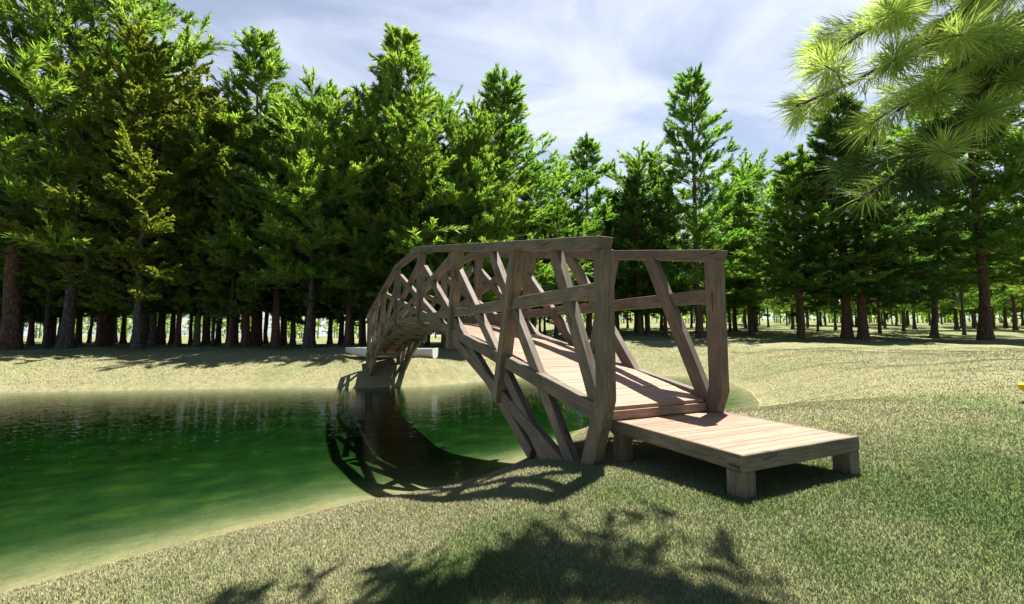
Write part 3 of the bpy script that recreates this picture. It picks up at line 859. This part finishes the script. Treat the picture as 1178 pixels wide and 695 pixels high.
def conifer(name, H, r0, hb, rmax, shape, tuft, leaf_len, leaf_mat, bark, up0=0.15, gap=0.0, nwh=34, per=5, twigs=11, leaves=30, lean=0.0, leafw=0.25, seed=1):
    """one tree: Empty > trunk (with limbs), crown"""
    global rng
    rng = np.random.default_rng(seed)
    t = empty(name)
    tr = Acc(); cr = Acc()
    nz = 22
    zz = np.linspace(0, 1, nz) ** 1.15 * H
    zz = np.concatenate([[-0.5], zz])
    wx = np.cumsum(rng.normal(0, 0.035, nz + 1)) + lean * np.maximum(zz, 0) / H
    wy = np.cumsum(rng.normal(0, 0.035, nz + 1))
    wx -= wx[1]; wy -= wy[1]
    path = np.column_stack([wx, wy, zz])
    rad = r0 * (1 - 0.93 * np.maximum(zz, 0) / H) + r0 * 0.55 * np.exp(-np.maximum(zz, 0) / (r0 * 2.0))
    V, Q = tube(path, rad, 12, 0.07); tr.add(V, Q)
    tp = lambda z: np.array([np.interp(z, zz, wx), np.interp(z, zz, wy), z])
    az = rng.uniform(0, 6.28)
    for w in range(nwh):
        fz = (w + rng.uniform(-.35, .35)) / nwh
        fz = min(max(fz, 0), 0.995)
        z = hb + (H - hb) * fz
        for b in range(per):
            if rng.random() < gap: continue
            az += 2.399 + rng.normal(0, .35)
            Lb = rmax * shape(fz) * rng.choice([rng.uniform(0.4, 0.85), rng.uniform(0.9, 1.35)]) + 0.45
            up = up0 + 0.75 * fz + rng.normal(0, .12) - 0.25 * (1 - fz)
            d = np.array([math.cos(az), math.sin(az), up]); d /= np.linalg.norm(d)
            s = np.linspace(0, 1, 6)
            sag = -0.16 * (1 - fz) * Lb
            bp = tp(z) + d * (s * Lb)[:, None]
            bp[:, 2] += sag * s ** 2 + 0.10 * Lb * s ** 3
            bp[1:-1] += rng.normal(0, 0.03 * Lb, (4, 3))
            rb = max(0.012, r0 * 0.16 * (1 - fz * 0.7))
            V, Q = tube(bp, rb * (1 - 0.85 * s), 4); tr.add(V, Q)
            # twigs
            nt = max(4, int(twigs * (0.45 + 0.55 * Lb / rmax)))
            st = rng.uniform(0.16, 1.0, nt) ** 0.6; st[0] = 1.0
            org = np.column_stack([np.interp(st, s, bp[:, k]) for k in range(3)])
            sidev = np.cross(d, [0, 0, 1.0]); sidev /= np.linalg.norm(sidev) + 1e-9
            sg = rng.choice([-1, 1], nt)[:, None]
            td = unit(d * rng.uniform(0.5, 1.1, nt)[:, None] + sidev * sg * rng.uniform(0.1, 0.95, nt)[:, None] + np.column_stack([np.zeros(nt), np.zeros(nt), rng.uniform(-0.1, 0.85, nt)]))
            tl = tuft * rng.uniform(0.6, 1.4, nt) * (0.6 + 0.4 * Lb / rmax)
            m = leaves
            tt = rng.random((nt, m)) ** 0.75
            base = org[:, None, :] + td[:, None, :] * (tt * tl[:, None])[..., None]
            ld = unit(td[:, None, :] * 1.0 + rng.normal(0, 0.42, (nt, m, 3)) + np.array([0, 0, 0.25]))
            base = base.reshape(-1, 3); ld = ld.reshape(-1, 3)
            ll = leaf_len * rng.uniform(0.6, 1.35, len(base))
            V, F = leaf_quads(base, ld, ll, ll * leafw * rng.uniform(0.7, 1.3, len(base)), 0.08); cr.add(V, F)
    # dead stubs below the crown
    for _ in range(7):
        z = rng.uniform(0.35, 1.0) * hb; a = rng.uniform(0, 6.28); Lb = rng.uniform(0.4, 1.5)
        s = np.linspace(0, 1, 4)
        bp = tp(z) + np.column_stack([np.cos(a) * s * Lb, np.sin(a) * s * Lb, (-0.15 * s + .1 * s * s) * Lb])
        V, Q = tube(bp, 0.03 * (1 - .7 * s), 4); tr.add(V, Q)
    link("trunk", tr.mesh("trunk", smooth=True), bark, t)
    link("crown", cr.mesh("crown"), leaf_mat, t)
    return t

cone = lambda f: (1 - f) ** 0.88 * (0.55 + 0.45 * min(1, f / 0.18))
dome = lambda f: math.sqrt(max(0.0, 1 - f ** 2.2)) * (0.65 + 0.35 * min(1, f / 0.25))
spire = lambda f: (1 - f) ** 0.95 * (0.7 + 0.3 * min(1, f / 0.1)) * (0.8 + 0.35 * math.sin(f * 21) ** 2)

PROTO = {
    'tall':  conifer("pine_tree", 28, 0.34, 5.6, 6.0, cone, 1.5, 0.46, M_LEAF_A, M_BARK_RED, seed=11, nwh=26, per=5, gap=0.18, leaves=72, twigs=13, leafw=0.075, up0=0.22),
    'broad': conifer("pine_tree", 27, 0.30, 5.6, 6.2, dome, 1.6, 0.46, M_LEAF_A, M_BARK_GREY, seed=12, nwh=22, per=6, gap=0.22, leaves=72, twigs=13, leafw=0.075, up0=0.25),
    'olive': conifer("pine_tree", 24, 0.28, 4.8, 5.6, dome, 1.1, 0.30, M_LEAF_B, M_BARK_GREY, seed=13, nwh=28, per=6, leaves=80, twigs=14, leafw=0.15, gap=0.08),
    'spire': conifer("pine_tree", 26, 0.27, 5.6, 5.2, spire, 1.4, 0.45, M_LEAF_A, M_BARK_RED, seed=14, nwh=27, per=5, gap=0.2, leaves=66, twigs=12, leafw=0.075, up0=0.25),
    'deep':  conifer("pine_tree", 25, 0.36, 4.8, 6.0, cone, 1.4, 0.46, M_LEAF_C, M_BARK_RED, seed=15, nwh=26, per=6, leaves=70, twigs=13, up0=0.0, leafw=0.08, gap=0.1),
    'thin':  conifer("pine_tree", 23, 0.20, 5.8, 4.4, dome, 1.3, 0.45, M_LEAF_A, M_BARK_GREY, seed=16, nwh=20, per=5, gap=0.2, leaves=64, twigs=12, lean=0.8, leafw=0.08, up0=0.25),
}
PH = {'tall': 28, 'broad': 27, 'olive': 24, 'spire': 26, 'deep': 25, 'thin': 23}
used = set()
TREES = []
def plant(kind, x, y, h, label, group, rz=None, wide=1.0):
    if kind in used: o = copy_tree(PROTO[kind])
    else: o = PROTO[kind]; used.add(kind)
    s = h / PH[kind]
    o.location = (x * S, y * S, ground_z(x, y) * S - 0.05)
    o.rotation_euler = (0, 0, random.uniform(0, 6.28) if rz is None else rz)
    o.scale = (s * wide, s * wide, s)
    tag(o, label, "tree", group)
    TREES.append((x, y))
    return o

def hh(vtop, depth):                                    # height (m) that puts the crown's tip at that height of the photo
    return ((386 - vtop) / 499.6 * depth + 0.5921 + 0.05) * S

# trees one can tell apart along the edges of the clearing: (kind, column, depth, crown tip row, width, label)
FRONT = [
    ('tall', 14, 20.6, -150, 1.15, "tall pine with a thick reddish trunk at the left edge of the far bank"),
    ('broad', 78, 21.0, -90, 1.1, "big grey-trunked pine, second trunk from the left edge, crown rising out of the picture"),
    ('olive', 160, 20.6, 60, 1.1, "olive-green bushy tree with a grey trunk on the left bank, crown of fine foliage"),
    ('tall', 120, 24.5, -60, 1.0, "pine with a crown leaving the picture behind the olive bushy tree"),
    ('olive', 228, 22.5, 120, 1.0, "lower olive-green tree right of the grey-trunked bushy one on the left bank"),
    ('spire', 285, 23.5, 38, 1.2, "open-topped pine with forked tip standing between the olive trees and the mossy leaning one"),
    ('tall', 265, 21.5, 190, 0.9, "reddish-trunked lower pine on the left bank below the open-topped pine"),
    ('thin', 352, 21.2, 110, 1.25, "dark leaning grey trunk with a pale crown left of the bridge's far end"),
    ('deep', 400, 23.0, 150, 0.9, "shaded dark pine just left of the bridge's far end"),
    ('tall', 455, 23.0, 32, 1.25, "tallest dense pyramid pine directly behind the bridge's arch"),
    ('deep', 520, 25.0, 190, 0.9, "low dark pine filling the gap behind the highest part of the bridge"),
    ('spire', 577, 26.0, 84, 1.35, "pointed pine right of the tallest pyramid pine, above the bridge rail"),
    ('broad', 640, 31.0, 205, 1.15, "small pale pine right of the pointed pine above the near handrail"),
    ('tall', 678, 33.0, 172, 1.3, "mid-height pine above the near end post of the bridge"),
    ('broad', 745, 34.0, 196, 1.25, "rounded pine seen between the two near end posts"),
    ('tall', 805, 30.0, 88, 1.1, "tall slim pine standing alone against the sky right of the bridge"),
    ('broad', 868, 37.0, 205, 1.2, "small pine right of the tall slim pine, its crown touching the sky"),
    ('spire', 920, 28.0, 185, 1.5, "slender-trunked pine left of the double dark pines on the right bank"),
    ('deep', 973, 27.5, 118, 1.2, "dark pine with slim reddish trunk, left of the pair on the right bank"),
    ('deep', 992, 26.8, 140, 1.3, "dark spreading pine with the thickest trunk on the right bank"),
    ('thin', 1073, 29.0, 150, 1.5, "thin blackish trunk left of the big reddish pine near the right edge"),
    ('tall', 1132, 25.5, 40, 1.25, "tall pine with a stout reddish trunk near the right edge"),
    ('broad', 1215, 24.5, 60, 1.2, "pine whose branches reach in at the right edge beyond the kayak"),
]
for kind, u, D, vt, wide, lab in FRONT:
    x, y = col_at(u, D)
    plant(kind, x, y, hh(vt, D), lab, None, wide=wide)

def scatter(n, u0, u1, d0, d1, kinds, hr, label, group, mind, seed, tries=6000):
    r_ = random.Random(seed); c = 0
    for _ in range(tries):
        if c >= n: break
        D = math.sqrt(r_.uniform(d0 * d0, d1 * d1)); u = r_.uniform(u0, u1)
        x, y = col_at(u, D)
        if any((x - a) ** 2 + (y - b) ** 2 < mind * mind for a, b in TREES): continue
        if pond_distance(np.array([[x, y]]))[0] < 3: continue
        plant(r_.choice(kinds), x, y, r_.uniform(*hr), label, group, wide=r_.uniform(0.8, 1.1))
        c += 1
scatter(125, -300, 560, 22.5, 32, ['tall', 'broad', 'deep', 'spire', 'thin', 'olive'], (19, 27), "pine trunk standing in the dark wood beyond the pond, left of and behind the bridge", "pines of the shaded left wood", 1.15, 3)
scatter(24, -240, 570, 31, 40, ['thin', 'tall'], (18, 22), "slim pine trunk in the back rows of the dark wood beyond the pond", "pines at the back of the left wood", 1.0, 9)
scatter(30, 560, 880, 31, 50, ['tall', 'broad', 'deep', 'olive'], (17, 22), "pine in the middle wood seen over and through the bridge's near railings", "pines of the middle wood", 1.5, 4)
scatter(78, 840, 1330, 32, 80, ['tall', 'spire', 'broad', 'broad', 'deep'], (16, 24), "slim pine of the open, sunlit wood far off on the right", "pines of the open right wood", 2.6, 5)

# far wood closing the view: one mass
def far_wood():
    global rng
    rng = np.random.default_rng(77)
    cr = Acc()
    N = 600
    for i in range(N):
        u = rng.uniform(-520, 1700); D = rng.uniform(88, 125)
        if u < 560 and rng.random() < 0.2: continue
        x, y = col_at(u, D); z0 = ground_z(x, y)
        h = rng.uniform(6.5, 10.0); rad = rng.uniform(1.5, 2.6)
        n = 130
        f = rng.random(n) ** 0.8
        a = rng.uniform(0, 6.28, n); rr = rad * np.sqrt(rng.random(n)) * (1 - f) ** 0.6
        base = np.column_stack([x + np.cos(a) * rr, y + np.sin(a) * rr, z0 + 0.9 + f * h])
        d = unit(rng.normal(size=(n, 3)) + np.array([0, 0, .2]))
        ll = rng.uniform(0.5, 1.1, n)
        V, F = leaf_quads(base * S, d, ll * S, ll * S * 0.33, 0.1); cr.add(V, F)
        V, Q = tube(np.array([[x, y, z0 - .3], [x, y, z0 + h * .7]]) * S, np.array([0.3, 0.1]), 5); cr.add(V, Q)
    o = link("far_wood", cr.mesh("far_wood"), M_LEAF_A)
    tag(o, "distant belt of woodland closing the view behind the trunks", "wood", kind="stuff")
far_wood()

# ------------------------------------------------------------------ the long-needled pine at the right, its boughs hanging into the view
def overhang_pine():
    global rng
    base = cf(6.0, 2.2)
    t = conifer("pine_tree", 21, 0.28, 8.5, 3.9, dome, 1.1, 0.36, M_LEAF_A, M_BARK_RED, seed=21, nwh=28, per=6, gap=0.05, leaves=52, twigs=14, leafw=0.14)
    gz = ground_z(*base)
    t.location = (base[0] * S, base[1] * S, gz * S - 0.05)
    tag(t, "long-needled pine outside the right edge, its boughs hanging into the upper right corner", "tree")
    rng = np.random.default_rng(5)
    loc = np.array(t.location)
    def P(u, v, D):
        x, y = col_at(u, D)
        # rows are measured at the photo's tilt; good to a few centimetres here
        z = CAM[2] + (386 - v) / 499.6 * D * 1.0
        return np.array([x, y, z]) * S - loc
    start = lambda h: np.array([0, 0, h])
    boughs = [
        ([(1200, 40), (1120, 140), (1062, 186), (996, 228)], 1.5, 4.6),
        ([(1200, -45), (1125, 8), (1030, 70), (930, 112)], 1.55, 5.2),
        ([(1220, -80), (1130, -40), (1050, -5), (985, 40)], 1.7, 5.4),
        ([(1240, -10), (1180, 30), (1110, 75), (1050, 118)], 1.6, 4.9),
    ]
    wood = Acc(); plain_ndl = Acc(); shade_ndl = Acc(); ndl = plain_ndl
    def needles(p0, p1, n, L, into):
        d = unit(p1 - p0); s = rng.random(n)
        b = p0 + (p1 - p0) * s[:, None]
        rad = rng.normal(size=(n, 3)); rad -= (rad @ d)[:, None] * d; rad = unit(rad)
        nd = unit(d * rng.uniform(0.55, 1.3, n)[:, None] + rad)
        ll = L * rng.uniform(0.7, 1.15, n)
        V, F = leaf_quads(b, nd, ll, np.full(n, 0.0030), 0.06); into.add(V, F)
    for bi, (pts, D, h) in enumerate(boughs):
        ndl = shade_ndl if bi == 0 else plain_ndl  # lowest bough gets the needles with shade in their colour
        path = [start(h), start(h) * 0.5 + 0.5 * P(*pts[0], D * 1.05) + np.array([0, 0, .25])] + [P(u, v, D * (1.05 - 0.05 * i)) for i, (u, v) in enumerate(pts)]
        path = np.array(path)
        # resample
        seg = np.concatenate([[0], np.cumsum(np.linalg.norm(np.diff(path, axis=0), axis=1))])
        ss = np.linspace(0, seg[-1], 26)
        pp = np.column_stack([np.interp(ss, seg, path[:, k]) for k in range(3)])
        pp[1:-1] = (pp[:-2] + pp[1:-1] * 2 + pp[2:]) / 4
        V, Q = tube(pp, np.linspace(0.085, 0.010, 26) if bi == 0 else np.linspace(0.06, 0.008, 26), 8, 0.06); wood.add(V, Q)
        first = int(np.searchsorted(ss, seg[2])) - 2
        for i in range(first, 25):
            needles(pp[i], pp[i + 1], 80, 0.20, plain_ndl if rng.random() < 0.25 else ndl)
            for sg in (-1, 1):
                if rng.random() < 0.2: continue
                d = unit(pp[i + 1] - pp[i]); sv = np.cross(d, [0, 0, 1.0]); sv /= np.linalg.norm(sv)
                td = unit(d * rng.uniform(.5, 1) + sv * sg * rng.uniform(.4, 1.0) + np.array([0, 0, rng.uniform(-.3, .35)]))
                q0 = pp[i]; Lt = rng.uniform(0.22, 0.50)
                q1 = q0 + td * Lt * .55 + rng.normal(0, .015, 3); q2 = q1 + unit(td + d * .4) * Lt * .5
                V, Q = tube(np.array([q0, q1, q2]), np.array([.009, .006, .003]), 5); wood.add(V, Q)
                needles(q0, q1, 120, 0.19, ndl); needles(q1, q2, 220, 0.22, plain_ndl if rng.random() < 0.35 else ndl)
    # long high limb added out of view so its foliage shades the near turf
    lf = Acc()
    tx, ty = cf(0.75, 3.55)
    end = np.array([tx * S, ty * S, 0]) - np.array([loc[0], loc[1], 0])
    ss = np.linspace(0, 1, 14)[:, None]
    lp = end * ss + np.array([0, 0, 1.0]) * (9.6 + 1.4 * ss - 0.6 * ss ** 2) + np.array([-ty, tx, 0]) * 0.0
    lp[1:-1] += rng.normal(0, 0.12, (12, 3))
    V, Q = tube(lp, np.linspace(0.11, 0.02, 14), 7, 0.06); wood.add(V, Q)
    ld = unit(end)
    for it_ in range(60):
        k = (rng.uniform(0.66, 1.0) if it_ < 54 else rng.uniform(0.2, 0.66)) * 13; i0 = min(int(k), 12)
        q = lp[i0] + (lp[i0 + 1] - lp[i0]) * (k - i0)
        sv = np.array([-ld[1], ld[0], 0]) * rng.choice([-1, 1])
        td = unit(ld * rng.uniform(.2, .9) + sv * rng.uniform(.3, 1.0) + np.array([0, 0, rng.uniform(-.15, .35)]))
        Lt = rng.uniform(0.7, 1.9)
        V, Q = tube(q + td * Lt * np.linspace(0, 1, 3)[:, None], np.array([.02, .012, .004]), 4); wood.add(V, Q)
        m = 34
        bs = q + td * (Lt * rng.random(m) ** .7)[:, None] + rng.normal(0, .07, (m, 3))
        dd = unit(td + rng.normal(0, .5, (m, 3)))
        ll = rng.uniform(.2, .42, m)
        V, F = leaf_quads(bs, dd, ll, ll * .14, .08); lf.add(V, F)
    link("shade_limb_foliage", lf.mesh("shade_limb_foliage"), M_LEAF_A, t)
    link("bough", wood.mesh("bough", smooth=True), M_BARK_RED, t)
    link("needles", plain_ndl.mesh("needles"), M_NEEDLE, t)
    link("needles", shade_ndl.mesh("needles"), M_NEEDLE_SHADE, t)
overhang_pine()
